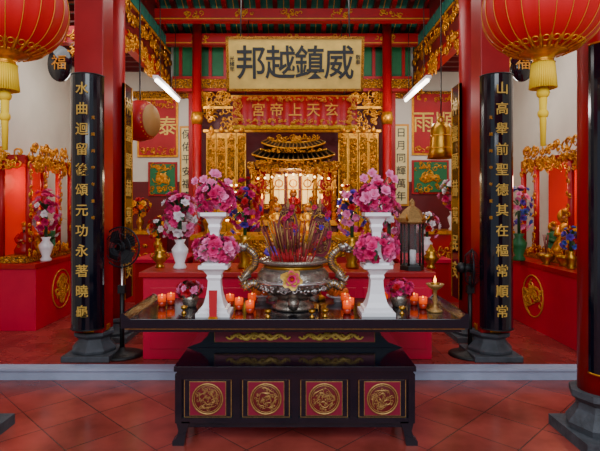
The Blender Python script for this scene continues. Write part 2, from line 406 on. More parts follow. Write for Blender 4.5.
wallplaque('red_blessing_banner',412,457,92,155,'red','雨順',.38)
wallplaque('green_relief_panel',148,177,162,196,'green','',.2,frame='red')
wallplaque('green_relief_panel',412,449,160,194,'green','',.2,frame='red')
wallplaque('paper_couplet',179.5,194,126,206,'paper','保佑平安福壽',.17,True,'goldpaint','blackmat')
wallplaque('paper_couplet',393,409,124,206,'paper','日月同輝萬年',.17,True,'goldpaint','blackmat')
for sgn in(-1,1):
    b=B('hanging_oval_plaque'); p=W(60 if sgn<0 else 522,64,6.4)
    b.M=Matrix.Translation(p); b.lathe([(0,-.02),(.19,-.02),(.19,.02),(0,.02)],(0,0,0),'black',28,R=Matrix.Rotation(pi/2,3,'X'),sx=.8,sy=1.2)
    b.cyl((0,0,.2),(0,0,.55),.01,'gold'); ob=b.done(); text('福',(p.x,p.y-.03,p.z),.2,'goldpaint',ob)
# ---------------- altar tables
CXT=.02
b=B('carved_altar_table')
def bx(x0,x1,*a): b.bb(x0+CXT,x1+CXT,*a)
bx(-1.22,1.22,3.50,4.30,.735,.80,'black'); bx(-1.20,1.20,3.52,4.28,.722,.735,'oldgold')
bx(-1.18,1.18,3.54,4.26,.70,.722,'black')
for s_ in(-1,1): 
    b.prism([(0,0),(.06,0),(.06,.035),(.04,.035)],(s_*1.16+CXT,3.5,.80),(s_,0,0),(0,0,1),(0,1,0),.8,'black')
prof=[(-.64,.70),(-.63,.66),(-.65,.62),(-.70,.57),(-.77,.545),(-.80,.533)]
poly=prof+[(-x,z) for x,z in reversed(prof)]
b.prism([(x+CXT,z) for x,z in poly],(0,3.745,0),(1,0,0),(0,0,1),(0,1,0),.5,'black')
bx(-.60,.60,3.73,3.75,.575,.668,'oldgold'); bx(-.594,.594,3.72,3.732,.581,.662,'maroon')
for q in(-.27,.27): b.scroll((q+CXT,3.713,.622),(1,0,0),(0,0,1),.48,'palegold',.013)
b.done(.004)
b=B('panelled_altar_chest')
bx(-.80,.80,3.30,3.74,.50,.532,'black'); bx(-.785,.785,3.315,3.725,.475,.50,'black')
bx(-.77,.77,3.34,3.72,.16,.475,'black')
bx(-.79,.79,3.32,3.36,.44,.475,'black'); bx(-.79,.79,3.32,3.36,.15,.185,'black')
for k in range(5):
    x=-.775+k*.3875; bx(x-.022,x+.022,3.318,3.35,.15,.475,'black')
for k in range(4):
    x=-.581+k*.3875
    for (r,mm,yy) in((.158,'oldgold',3.333),(.153,'black',3.331)):
        bx(x-r,x+r,yy,3.345,.312-r*.8,.312+r*.8,mm)
    bx(x-.122,x+.122,3.327,3.34,.312-.114,.312+.114,'oldgold'); bx(x-.118,x+.118,3.324,3.34,.312-.110,.312+.110,'maroon')
    c=V((x+CXT,3.3235,.312))
    b.lathe([(0,0),(.100,0),(.100,.002),(0,.002)],c,'darkred',32,R=Matrix.Rotation(pi/2,3,'X'))
    b.ring(c+V((0,-.004,0)),.100,.0055,'oldgold',V((0,1,0)),40); b.ring(c+V((0,-.004,0)),.088,.0025,'oldgold',V((0,1,0)),40)
    pts=[];rr=[]
    for t in range(46):
        a=t*.30+k; R0=.012+.060*t/45+.006*math.sin(t*1.3)
        pts.append(c+V((R0*math.cos(a),-.004,R0*math.sin(a)))); rr.append(.003+.002*math.sin(t*.9))
    b.tube(pts,rr,'oldgold',5); b.fret(c+V((0,-.004,0)),(1,0,0),(0,0,1),.175,.175,60,'oldgold',.0022,(.007,.016),True)
for s_ in(-1,1):
    for (yy) in(3.32,3.66):
        poly=[(.70,.16),(.79,.16),(.775,.10),(.79,.05),(.815,.03),(.815,0),(.74,0),(.73,.05),(.72,.10)]
        b.prism([(s_*x+CXT,z) for x,z in poly],(0,yy,0),(1,0,0),(0,0,1),(0,1,0),.07,'black')
bx(-.72,.72,3.34,3.37,.115,.15,'black')
b.done(.004)

b=B('red_offering_counter')
b.bb(-1.45,1.36,4.86,5.55,.1,.90,'magenta'); b.bb(-1.48,1.39,4.82,5.60,.90,.95,'red')
for k in range(4): b.bb(-1.38+k*.69,-.76+k*.69,4.85,4.865,.2,.8,'magenta')
b.done(.006)
b=B('side_offering_counter'); b.bb(-1.95,-1.35,6.2,7.0,.1,.88,'red'); b.bb(-1.98,-1.32,6.17,7.0,.88,.93,'magenta'); b.done(.006)
b=B('side_offering_counter'); b.bb(1.35,1.95,6.2,7.0,.1,.88,'red'); b.bb(1.32,1.98,6.17,7.0,.88,.93,'magenta'); b.done(.006)
b=B('gilt_high_altar'); b.bb(-1.25,1.25,6.3,7.0,.1,1.16,'red'); b.bb(-1.28,1.28,6.27,7.02,1.16,1.22,'gold'); b.bb(-1.25,1.25,6.28,6.3,.95,1.16,'gilt')
b.fret((0,6.27,1.05),(1,0,0),(0,0,1),2.4,.18,90,'gold',.01,(.03,.06)); b.done(.004)
for s_ in(-1,1):
    b=B('corner_offering_altar'); x0,x1=sorted((s_*2.1,s_*3.4)); b.bb(x0,x1,7.7,8.4,.1,1.15,'red'); b.bb(x0-.02,x1+.02,7.67,8.42,1.15,1.2,'gold'); b.fret(((x0+x1)/2,7.68,.9),(1,0,0),(0,0,1),1.1,.3,30,'gold',.01,(.04,.08)); b.done()

def deity(b,x,y,z,h,robe,face='skin'):
    b.lathe([(h*.30,0),(h*.32,h*.12),(h*.24,h*.28),(h*.17,h*.40),(h*.19,h*.56),(h*.13,h*.66),(h*.055,h*.69)],(x,y,z),robe,14,sy=.8)
    for s_ in(-1,1):
        b.tube([(x+s_*h*.17,y,z+h*.6),(x+s_*h*.24,y-h*.05,z+h*.45),(x+s_*h*.12,y-h*.2,z+h*.38),(x+s_*h*.03,y-h*.22,z+h*.42)],[h*.06,h*.07,h*.06,h*.03],robe,8)
        b.sph((x+s_*h*.02,y-h*.22,z+h*.43),h*.03,face,8)
        b.sph((x+s_*h*.085,y,z+h*.78),(h*.015,h*.02,h*.03),face,6)
    b.sph((x,y,z+h*.78),(h*.08,h*.085,h*.1),face,12); b.sph((x,y-h*.085,z+h*.77),h*.014,face,6)
    b.tube([(x,y-h*.07,z+h*.72),(x,y-h*.1,z+h*.62),(x,y-h*.09,z+h*.52)],[h*.03,h*.02,h*.005],'blackmat',6)
    b.lathe([(h*.09,h*.83),(h*.10,h*.87),(h*.12,h*.93),(h*.07,h*.97),(0,h)],(x,y,z),'gold',10)
    b.lathe([(0,0),(h*.1,0),(h*.1,h*.02),(0,h*.02)],(x,y+h*.1,z+h*.8),'gold',16,R=Matrix.Rotation(pi/2,3,'X'),sx=1.6,sy=1.6)
    b.fret((x,y-h*.2,z+h*.3),(1,0,0),(0,0,1),h*.3,h*.3,8,'gold',h*.012,(h*.03,h*.06))
# ---------------- central shrine
b=B('gilt_shrine'); Y=7.5
b.bb(-.62,.66,7.4,8.3,.1,1.3,'darkred'); b.bb(-.66,.7,7.3,8.3,1.3,1.38,'gold')
for x in(-.58,-.30,.34,.62): 
    b.lathe([(.035,1.38),(.035,2.2)],(x,7.42,0),'gold',12)
    b.tube([(x+.04*math.cos(t*.8),7.42+.04*math.sin(t*.8),1.4+t*.02) for t in range(40)],.012,'gilt',5)
b.bb(-.58,.62,8.15,8.2,1.38,2.2,'darkred'); b.bb(-.62,-.6,7.45,8.2,1.38,2.2,'gilt'); b.bb(.64,.66,7.45,8.2,1.38,2.2,'gilt')
for k in range(5): # lit glass panels at the back of the niche
    x=-.44+k*.23; b.bb(x-.08,x+.08,8.10,8.15,1.62,2.1,'glow'); b.ring((x,8.09,1.95),.06,.012,'gold',V((0,1,0)),14)
    b.bb(x-.10,x-.085,8.08,8.12,1.5,2.14,'gold'); b.bb(x-.1,x+.1,8.08,8.1,1.84,1.86,'gold'); b.bb(x-.005,x+.005,8.08,8.1,1.6,2.1,'gold')
for s_ in(-1,1): # tied red drapes
    for q in range(5):
        x=.02+s_*(.60-q*.035); b.tube([(x,7.5,2.14),(x-s_*.05*(1-q*.1),7.5+.01*q,1.9),(x+s_*.0,7.5,1.66),(x+s_*.02,7.5,1.42)],[.03,.035,.02,.035],'redflower',8)
for k in range(11): b.sph((-.5+k*.104,7.36,2.02+.03*math.cos((k-5)*.6)),.016,'bulb',8)
b.bb(-.66,.70,7.36,8.2,2.14,2.24,'gilt'); b.fret((.02,7.35,2.14),(1,0,0),(0,0,1),1.3,.22,60,'gold',.011,(.03,.06))
b.fret((-.44,7.38,1.8),(1,0,0),(0,0,1),.2,.8,26,'gold',.010,(.03,.06)); b.fret((.48,7.38,1.8),(1,0,0),(0,0,1),.2,.8,26,'gold',.010,(.03,.06))
n=16
for (hw,z0,zz,m) in((.60,2.25,.14,'blackmat'),(.46,2.42,.12,'blackmat')):
    vs=[];fs=[]
    for i in range(n+1):
        t=-1+2*i/n; up=.08*abs(t)**2.5
        vs+=[(t*hw+.02,7.22,z0+up),(t*hw*.85+.02,7.6,z0+zz+up*.6),(t*hw+.02,7.98,z0+up)]
    for i in range(n): 
        o=3*i; fs+=[(o,o+3,o+4,o+1),(o+1,o+4,o+5,o+2),(o,o+2,o+5,o+3)]
    b.add(vs,fs,m)
    b.tube([V(vs[3*i]) for i in range(n+1)],.016,'gold',6); b.tube([V(vs[3*i+1])+V((0,0,.01)) for i in range(n+1)],.02,'gold',6)
    for i in range(0,n+1): b.tube([V(vs[3*i])+V((0,0,.01)),V(vs[3*i+1])+V((0,0,.01))],.010,'oldgold',5)
    b.fret((.02,7.20,z0-.03),(1,0,0),(0,0,1),hw*1.8,.07,40,'gold',.007,(.015,.03))
b.fret((.02,7.58,2.60),(1,0,0),(0,0,1),.8,.12,40,'gold',.01,(.03,.05))
b.bb(-.5,.54,7.6,8.1,1.38,1.46,'gilt')
deity(b,.02,7.9,1.46,.40,'red'); deity(b,-.26,7.8,1.46,.28,'gold'); deity(b,.30,7.8,1.46,.28,'green')
b.done()
for s_,x0,x1 in((-1,206,246),(1,338,379)):
    b=B('gilt_folding_screen'); a=W(x0,133,7.9); c=W(x1,210,7.9); n=4; ww=(c.x-a.x)/n
    for k in range(n):
        xm=a.x+ww*(k+.5); yy=7.9+(.03 if k%2 else 0)
        b.bb(xm-ww*.47,xm+ww*.47,yy,yy+.04,.95,a.z,'gold'); b.bb(xm-ww*.36,xm+ww*.36,yy-.01,yy,1.7,a.z-.08,'giltfine')
        b.fret((xm,yy-.015,2.3),(1,0,0),(0,0,1),ww*.8,.9,34,'gold',.009,(.02,.045))
        b.lathe([(0,0),(.05,.03),(.02,.1),(0,.13)],(xm,yy+.02,a.z),'gold',10)
    b.bb(a.x-.02,c.x+.02,7.85,8.0,.1,.97,'darkred')
    b.done()
b=B('gilt_lattice_transom'); 
b.bb(-1.44,1.44,8.1,8.14,3.16,3.2,'gold'); b.bb(-1.44,1.44,8.1,8.14,2.78,2.82,'gold')
b.fret((0,8.1,3.0),(1,0,0),(0,0,1),2.8,.36,150,'gold',.012,(.04,.08)); b.done()
# ---------------- side altars & niches
def side(s_,d0,d1,xf,nd0,nd1):
    xw=s_*3.57
    b=B('side_altar_cabinet'); x0,x1=sorted((xf,xw)); 
    b.bb(x0,x1,d0,d1,.1,.84,'magenta'); b.bb(x0-.01,x1+.01,d0-.03,d1+.03,.84,.90,'red')
    xi=xf-s_*.008
    b.fret((xi,(d0+d1)/2,.5),(0,1,0),(0,0,1),(d1-d0)*.3,.42,26,'goldpaint',.012,(.05,.12),True)
    b.ring((xi,(d0+d1)/2,.5),.25,.008,'goldpaint',V((1,0,0)))
    b.done(.005)
    b=B('carved_side_niche'); xn=s_*3.18; xw=s_*3.56
    b.bb(min(xw,xn),max(xw,xn),nd0,nd1,.905,.98,'gilt')
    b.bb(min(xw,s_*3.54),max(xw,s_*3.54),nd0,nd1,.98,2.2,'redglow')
    for yy in(nd0+.04,nd0+.4,nd1-.4,nd1-.04): b.lathe([(.035,.98),(.035,2.1)],(xn,yy,0),'red',10); b.fret((xn-s_*.03,yy,1.55),(0,1,0),(0,0,1),.12,1.0,16,'gold',.01,(.03,.05))
    b.lathe([(.035,.98),(.035,2.1)],(s_*3.5,nd0+.03,0),'red',10)
    b.bb(min(xw,xn),max(xw,xn),nd0-.05,nd1+.05,2.1,2.2,'red')
    b.fret((xn-s_*.02,(nd0+nd1)/2,2.12),(0,1,0),(0,0,1),nd1-nd0,.22,80,'gold',.012,(.04,.08))
    b.fret((xn-s_*.02,(nd0+nd1)/2,2.3),(0,1,0),(0,0,1),(nd1-nd0)*.9,.16,40,'gold',.012,(.04,.08))
    b.fret((s_*3.38,nd0-.06,2.15),(1,0,0),(0,0,1),.36,.25,26,'gold',.012,(.04,.08))
    b.fret((xn-s_*.02,(nd0+nd1)/2,1.02),(0,1,0),(0,0,1),nd1-nd0,.12,50,'gold',.01,(.03,.05))
    m=(nd0+nd1)/2
    for q,hh,rb in((m,.6,'gold'),(m-.3,.42,'red'),(m+.3,.42,'green')): deity(b,s_*3.36,q,.98,hh,rb)
    b.done()
side(-1,5.95,7.25,-3.05,6.0,7.2)
side(1,5.1,7.0,2.92,5.3,6.9)
# ---------------- lanterns
def lantern(px,py,d,r):
    c=W(px,py,d); b=B('red_lantern'); n=20
    H=r*.80
    prof=[(r*.30,-H)]+[(r*(math.cos(a)**.75 if math.cos(a)>0 else 0),H*math.sin(a)) for a in [(-1.35+2.7*i/n) for i in range(n+1)]]+[(r*.30,H)]
    b.lathe(prof[1:-1],c,'lanternred',96,mod=lambda a:1-.02*abs(math.sin(a*12)))
    for k in range(24):
        a=2*pi*k/24
        b.tube([c+V((p[0]*1.004*math.cos(a),p[0]*1.004*math.sin(a),p[1])) for p in prof[1:-1]],.002,'goldpaint',4)
    for s_ in(-1,1):
        zz=s_*H
        b.lathe([(r*.42,zz*.93),(r*.36,zz),(r*.20,zz*1.06),(r*.16,zz*1.16),(r*.20,zz*1.20),(0,zz*1.21)],c,'gold',24)
        for k in range(24):
            a=2*pi*k/24; b.tube([c+V((rr*math.cos(a),rr*math.sin(a),z2)) for rr,z2 in((r*.40,zz*.97),(r*.58,zz*.88),(r*.74,zz*.72))],[.012,.010,.002],'gold',5)
            a+=pi/24; b.ring(c+V((r*.60*math.cos(a),r*.60*math.sin(a),zz*.87)),.018,.004,'gold',V((math.cos(a),math.sin(a),s_*1.2)),10,4)
    for k in range(36):
        a=2*pi*k/36; q=r*.17; b.tube([c+V((q*math.cos(a),q*math.sin(a),-H*1.2)),c+V((q*1.25*math.cos(a),q*1.25*math.sin(a),-H*1.75))],[.008,.007],'fringe',4)
    b.cyl(c+V((0,0,-H*1.7)),c+V((0,0,-H*3.0)),.026,'fringe',8,.016); b.sph(c+V((0,0,-H*1.85)),.038,'fringe'); b.sph(c+V((0,0,-H*2.3)),.032,'fringe')
    b.cyl(c+V((0,0,H*1.15)),(c.x,c.y,3.595),.006,'blackmat',6)
    b.done()
lantern(5,8,3.0,.355); lantern(543,8,3.0,.345)
b=B('porch_beam'); b.bb(-3.6,3.6,2.9,3.1,3.6,3.85,'red'); b.done()
# ---------------- table-top items
ZT=.80
R45=Matrix.Rotation(pi/4,3,'Z')
def fstand(px,dbase,nm='tiered_flower_stand'):
    d=dbase; x=(px-CX)*d/F
    b=B(nm); P='porcelain'; q=1.38
    b.lathe([(r*q,z) for r,z in[(.125,0),(.125,.025),(.105,.03),(.105,.05),(.088,.058),(.072,.09),(.056,.15),(.048,.21),(.046,.25),(.055,.27),(.05,.29),(.075,.325),(.108,.34),(.108,.365),(0,.365)]],(x,d,ZT),P,4,R=R45,smooth=False)
    b.lathe([(r*q,z) for r,z in[(.085,.365),(.085,.38),(.05,.39),(.034,.45),(.032,.60),(.045,.64),(.04,.66),(.06,.70),(.095,.72),(.095,.745),(0,.745)]],(x,d,ZT),P,4,R=R45,smooth=False)
    b.bouquet((x,d,ZT+.475),(.155,.14,.095),40,.047,['pink','hotpink','pink','palepink'],18)
    b.bouquet((x,d,ZT+.85),(.135,.12,.11),36,.045,['pink','hotpink','pink','palepink'],18)
    for q in range(7):
        a=random.uniform(-1,1); tip=V((x+a*.17,d-.02,ZT+1.0+random.uniform(-.05,.04))); b.tube([(x,d,ZT+.86),tip],.004,'leaf',4); b.flower(tip,V((a*.4,-.8,.3)),.035,'palepink')
    return b.done()
fstand(215,3.68); fstand(376,3.70)
b=B('red_ribbon_tag'); p=W(213,292,3.515); b.prism([(-.026,.012),(.026,.012),(.030,.20),(-.030,.20)],(p.x,3.512,ZT),(1,0,0),(0,0,1),(0,1,0),.006,'redflower'); b.bb(p.x-.032,p.x+.032,3.505,3.53,ZT,ZT+.014,'gold'); b.done()
# urn
b=B('bronze_incense_urn'); ux,uy=.01,3.88; c=V((ux,uy,ZT+.001))
b.lathe([(.16,0),(.165,.02),(.14,.04),(.12,.07),(.13,.09),(.20,.12),(.255,.17),(.28,.22),(.275,.27),(.245,.31),(.215,.325),(.225,.345),(.27,.36),(.275,.375),(.255,.385),(.235,.37),(.2,.35),(0,.35)],c,'bronze',40)
b.lathe([(.282,.205),(.290,.22),(.282,.235)],c,'silver',40); b.lathe([(.228,.318),(.236,.33),(.228,.342)],c,'brass',40)
for k in range(28):
    a=2*pi*k/28; b.sph(c+V((.252*math.cos(a),.252*math.sin(a),.165)),.014,'silver',6)
for k in range(3):
    a=-pi/2+k*2*pi/3; 
    b.tube([c+V((.12*math.cos(a),.12*math.sin(a),.1)),c+V((.2*math.cos(a),.2*math.sin(a),.06)),c+V((.19*math.cos(a),.19*math.sin(a),.035))],[.05,.04,.035],'bronze',8)
for k in range(7):
    a=-pi/2+(k-3)*.32; cc=c+V((.275*math.cos(a),.275*math.sin(a),.2)); b.fret(cc,(-math.sin(a),math.cos(a),0),(0,0,1),.1,.12,6,'silver',.005,(.015,.035))
b.flower(c+V((-.01,-.295,.27)),V((0,-1,.1)),.08,'palegold','hotpink'); b.flower(c+V((-.01,-.31,.27)),V((0,-1,.1)),.055,'pink','gold')
for s_ in(-1,1):
    pts=[(.24,.16),(.31,.20),(.36,.17),(.38,.23),(.34,.29),(.30,.33),(.29,.40),(.33,.45),(.37,.47)]
    sp=[]
    for i in range(len(pts)-1):
        for t in(0,.25,.5,.75):
            p0=pts[max(0,i-1)];p1=pts[i];p2=pts[i+1];p3=pts[min(len(pts)-1,i+2)]
            f=lambda q:.5*((2*p1[q])+(-p0[q]+p2[q])*t+(2*p0[q]-5*p1[q]+4*p2[q]-p3[q])*t*t+(-p0[q]+3*p1[q]-3*p2[q]+p3[q])*t**3)
            sp.append((f(0),f(1)))
    P3=[c+V((s_*x,-.02-.03*math.sin(i*.3),z)) for i,(x,z) in enumerate(sp)]
    b.tube(P3,[.034-.010*i/len(P3) for i in range(len(P3))],'bronze',10)
    for i in range(1,len(P3)-1,1):
        t=(P3[i+1]-P3[i-1]).normalized(); out=V((t.z,0,-t.x))*(-s_); 
        b.tube([P3[i]-out*.02,P3[i]-out*.05+t*.012],[.009,.002],'brass',4)
        b.ring(P3[i],.033-.010*i/len(P3),.004,'brass',t,10,4)
    h=c+V((s_*.385,-.04,.475))
    b.sph(h,(.05,.04,.035),'bronze',12); b.sph(h+V((s_*.045,-.005,-.008)),(.035,.028,.018),'bronze',10); b.sph(h+V((s_*.04,-.005,-.034)),(.03,.022,.010),'bronze',8,)
    for e in(-1,1):
        b.sph(h+V((s_*.02,e*.03,.018)),.010,'porcelain',6); b.tube([h+V((0,e*.02,.02)),h+V((-s_*.03,e*.03,.06)),h+V((-s_*.07,e*.035,.075))],[.010,.007,.002],'brass',5)
        b.tube([h+V((s_*.07,e*.02,0)),h+V((s_*.09,e*.03,.02)),h+V((s_*.08,e*.04,.06))],[.005,.004,.001],'brass',4)
    for q in range(7): a=q*.4; b.tube([h+V((-s_*.03,0,.01)),h+V((-s_*(.05+.03*math.cos(a)),-.03+.01*q,.02-.04*math.sin(a)-.02))],[.012,.002],'brass',4)
    b.tube([c+V((s_*.33,-.04,.26)),c+V((s_*.40,-.07,.22)),c+V((s_*.42,-.08,.26))],[.018,.014,.006],'bronze',6)
for k in range(80): # fan of joss sticks standing in the ash
    f=random.uniform(-1,1); r=random.uniform(0,.17); p=c+V((f*.15,random.uniform(-.1,.1),.35)); L=random.uniform(.14,.33); tl=V((f*.45+random.uniform(-.1,.1),random.uniform(-.12,.12),1))*L
    b.cyl(p,p+tl*.35,.003,'redflower',4); b.cyl(p+tl*.35,p+tl,.0045,'incense' if k%3 else 'oldgold',5)
b.done()
for s_ in(-1,1):
    b=B('joss_flower_ornament'); o=V((ux+.09+s_*.135,4.22,ZT+.001))
    b.cyl(o,o+V((0,0,.5)),.012,'gold'); b.lathe([(.05,0),(.05,.02),(.02,.04),(0,.04)],o,'gold')
    for (zz,ww,hh,m) in((.40,.115,.46,'maroon'),(.44,.09,.38,'darkred')):
        poly=[(ww*math.sin(2*pi*t/24)*(1-.35*(1-math.cos(2*pi*t/24))/2),hh*.5*(1-math.cos(2*pi*t/24))) for t in range(24)]
        b.prism(poly,o+V((0,-.004*zz*10,zz-.05)),(1,0,0),(0,0,1),(0,1,0),.006,m)
        b.tube([o+V((p[0],-.004*zz*10-.003,zz-.05+p[1])) for p in poly],.003,'oldgold',4,True)
    for q in range(13): a=pi*q/12; b.leaf(o+V((0,-.01,.70)),V((math.cos(a),-.1,.35+math.sin(a))),.19,.014,('oldgold','maroon','redflower')[q%3],.1); 
    b.ring(o+V((0,-.04,.66)),.06,.005,'gold',V((0,1,0)),18); b.fret(o+V((0,-.045,.60)),(1,0,0),(0,0,1),.17,.38,26,'oldgold',.004,(.015,.03)); 
    for q in range(16): b.flower(o+V((random.uniform(-.085,.085),-.05,.42+q*.024)),V((0,-1,.2)),.024,random.choice(['hotpink','redflower','purple','hotpink','maroon']),'gold')
    b.done()
def cup(px,d,z=ZT,r=.028,h=.07):
    x=(px-CX)*d/F; b=B('votive_candle_glass')
    b.lathe([(r*.8,0),(r*.95,.01),(r*1.05,h*.45)],(x,d,z),'cupred',14)
    b.lathe([(r*1.05,h*.45),(r*1.1,h),(r*1.0,h),(r*.95,h*.7),(0,h*.7)],(x,d,z),'candle',14); b.tube([(x,d,z+h*.68),(x,d,z+h*.88),(x,d,z+h*1.1)],[.003,.006,.001],'flame',6); b.done()
for px,d in((162,3.95),(171,4.02),(230,3.97),(239,3.82),(250,3.70),(252,4.0),(347,3.68),(350,3.82),(345,4.0),(414,4.0),(423,3.86),(384,4.07)): cup(px,d,r=.030,h=.09)
def brasscup(px,d,s=1):
    x=(px-CX)*d/F; b=B('brass_offering_cup'); b.lathe([(.03*s,0),(.03*s,.008),(.008*s,.02),(.008*s,.045*s),(.035*s,.06*s),(.042*s,.095*s),(.036*s,.095*s),(0,.07*s)],(x,d,ZT),'brass',16); b.done()
for px,d in((268,3.55),(312,3.55),(325,3.57),(402,3.66),(184,3.68)): brasscup(px,d,.6)
def pot(px,d,z=ZT,s=1,ms=('redflower','hotpink','redflower')):
    x=(px-CX)*d/F; b=B('potted_flower_arrangement')
    b.lathe([(.045*s,0),(.05*s,.01),(.07*s,.06*s),(.065*s,.09*s),(.055*s,.09*s),(0,.08*s)],(x,d,z),'bronze',16); b.bouquet((x,d,z+.13*s),(.10*s,.09*s,.06*s),22,.034*s,list(ms),18); b.done()
pot(190,3.95,s=1,ms=('redflower','redflower','darkred','palepink')); pot(399,3.95,s=1.05,ms=('redflower','hotpink','pink'))
b=B('brass_oil_lamp'); x=(435-CX)*3.75/F; o=V((x,3.75,ZT))
b.lathe([(.055,0),(.055,.012),(.02,.03),(.012,.06),(.02,.09),(.012,.12),(.015,.16),(.05,.185),(.068,.21),(.06,.21),(0,.19)],o,'oldgold',20); b.lathe([(.02,.19),(.035,.215),(.0,.22)],o,'brass'); b.tube([o+V((0,0,.21)),o+V((0,0,.235)),o+V((0,0,.27))],[.005,.012,.001],'flame',8); b.done()
for px,d in((338,4.16),(262,4.2)):
    b=B('orange_offering_plate')
    o=V(((px-CX)*d/F,d,ZT)); b.lathe([(.04,0),(.03,.02),(.09,.04),(.1,.05),(0,.045)],o,'porcelain')
    for q in range(7): a=q*1.05; b.sph(o+V((.055*math.cos(a)*(q<6),.055*math.sin(a)*(q<6),.08 if q<6 else .13)),.034,'orange',10)
    b.done()
# ---------------- mid-ground vases & bouquets
def vase(name,px,d,z,vh,rad,n,fr,ms,vm='porcelain',cz=None,leaves=24):
    x=(px-CX)*d/F; b=B(name)
    b.lathe([(.06*vh/.3,0),(.07*vh/.3,.02*vh/.3),(.045*vh/.3,.06*vh/.3),(.08*vh/.3,.16*vh/.3),(.085*vh/.3,.2*vh/.3),(.04*vh/.3,.26*vh/.3),(.06*vh/.3,.3*vh/.3),(.04*vh/.3,.3*vh/.3)],(x,d,z),vm,18)
    cc=V((x,d,z+vh+rad[2]*.85)); b.cyl((x,d,z+vh*.9),cc,.02,'leaf',6); b.bouquet(cc,rad,n,fr,ms,leaves); b.done()
PK=['pink','hotpink','palepink','whitefl']
vase('flower_vase',180,5.1,.95,.30,(.17,.14,.27),42,.055,PK)
vase('flower_vase',245,5.15,.95,.34,(.15,.12,.30),40,.05,['hotpink','redflower','pink','purple'],'brass')
vase('flower_vase',352,5.15,.95,.32,(.14,.12,.28),36,.05,['pink','redflower','purple','palepink'],'brass')
vase('flower_vase',389,5.4,.95,.26,(.13,.12,.26),30,.05,['palepink','whitefl','pink'])
vase('flower_vase',46,6.25,.90,.30,(.16,.15,.32),44,.05,PK)
vase('flower_vase',519,6.3,.90,.34,(.14,.14,.34),40,.045,['purple','blueflower','palepink'],'green')
vase('flower_vase',571,5.45,.90,.2,(.10,.1,.14),18,.04,['purple','yellowfl','blueflower'],'brass')
vase('flower_vase',140,7.9,1.2,.22,(.14,.13,.16),20,.055,['yellowfl','orange','redflower'],'brass')
vase('flower_vase',158,6.8,.93,.22,(.13,.13,.15),18,.05,['redflower','yellowfl','whitefl'],'brass')
vase('flower_vase',453,7.9,1.2,.3,(.2,.15,.3),30,.06,['palepink','whitefl','hotpink','yellowfl'])
vase('flower_vase',427,6.6,.93,.25,(.15,.15,.18),22,.05,['palepink','redflower','whitefl'])
vase('flower_vase',208,6.55,1.22,.26,(.12,.12,.2),20,.05,['redflower','yellowfl','pink'],'brass')
vase('flower_vase',370,6.55,1.22,.26,(.12,.12,.2),20,.05,['redflower','yellowfl','pink'],'brass')
for px in(262,322):
    x=(px-CX)*6.45/F; b=B('altar_candlestick'); b.lathe([(.05,0),(.05,.02),(.015,.05),(.015,.2),(.04,.22),(.04,.23),(.018,.24),(.018,.45),(0,.45)],(x,6.45,1.22),'brass',14); b.lathe([(.02,.24),(.02,.46),(0,.46)],(x,6.45,1.22),'redflower',12); b.tube([(x,6.45,1.68),(x,6.45,1.70),(x,6.45,1.75)],[.004,.014,.001],'flame',6); b.done()
for px in(234,345): # lotus tower lamps
    x=(px-CX)*6.45/F; b=B('lotus_tower_lamp'); o=V((x,6.45,1.22))
    b.lathe([(.09,0),(.09,.03),(.03,.06),(.02,.1),(.02,.7),(.0,.72)],o,'gold',16)
    for t in range(6):
        zz=.14+t*.09; rr=.12-.014*t; b.lathe([(.02,zz),(rr,zz+.02),(rr*.9,zz+.03),(.02,zz+.02)],o,'gold',14)
        for q in range(8): a=2*pi*q/8+t*.3; b.sph(o+V((rr*math.cos(a),rr*math.sin(a),zz+.045)),.011,'bulb' if q%2 else 'redglow',6)
    b.done()
for px,hh,rb in((277,.42,'gold'),(308,.42,'gold')):
    b=B('deity_figurine'); deity(b,(px-CX)*6.75/F,6.8,1.22,hh,rb); b.done()
for px,rb in((272,'purple'),(300,'red'),(328,'gold')):
    b=B('guardian_figurine'); deity(b,(px-CX)*5.35/F,5.4,.95,.30,rb); b.done()
for px,d in((160,5.2),(205,5.05),(226,5.0),(375,5.0),(431,5.15)):
    x=(px-CX)*d/F; b=B('brass_offering_urn'); o=V((x,d,.95))
    b.lathe([(.05,0),(.04,.02),(.03,.04),(.07,.08),(.075,.12),(.05,.15),(.06,.17),(.045,.18),(.02,.22),(.012,.24),(0,.25)],o,'brass',18)
    for s_ in(-1,1): b.tube([o+V((s_*.07,0,.09)),o+V((s_*.10,0,.12)),o+V((s_*.07,0,.15))],.008,'brass',6)
    b.done()
b=B('hexagonal_glass_lantern'); o=V(((413-CX)*4.98/F,5.02,.95)); k6=[(math.cos(pi/3*k),math.sin(pi/3*k)) for k in range(6)]
b.lathe([(.12,0),(.12,.04),(.11,.06)],o,'blackmat',6,smooth=False); b.lathe([(.11,.46),(.14,.48),(.14,.52),(.08,.60),(.03,.64),(.03,.68),(0,.72)],o,'oldgold',6,smooth=False)
for (q,w2) in k6: b.cyl(o+V((q*.11,w2*.11,.05)),o+V((q*.11,w2*.11,.48)),.010,'blackmat',6); b.tube([o+V((q*.14,w2*.14,.5)),o+V((q*.17,w2*.17,.52)),o+V((q*.18,w2*.18,.56))],[.01,.008,.003],'gold',5)
b.lathe([(.10,.06),(.10,.46)],o,'glass',6,smooth=False); b.lathe([(.04,.06),(.04,.2),(0,.2)],o,'porcelain',12); b.done()
b=B('bronze_bell'); p=W(441,124,6.1)
b.lathe([(.02,.03),(.10,.0),(.125,-.06),(.13,-.2),(.14,-.33),(.165,-.42),(.15,-.42),(.12,-.3)],p,'brass',28); b.ring(p+V((0,0,-.15)),.13,.006,'gold'); b.ring(p+V((0,0,-.3)),.14,.006,'gold'); b.ring(p+V((0,0,.05)),.035,.012,'brass',V((0,1,0)),16)
b.cyl(p+V((0,0,.08)),(p.x,p.y,4.9),.008,'blackmat',6); b.done()
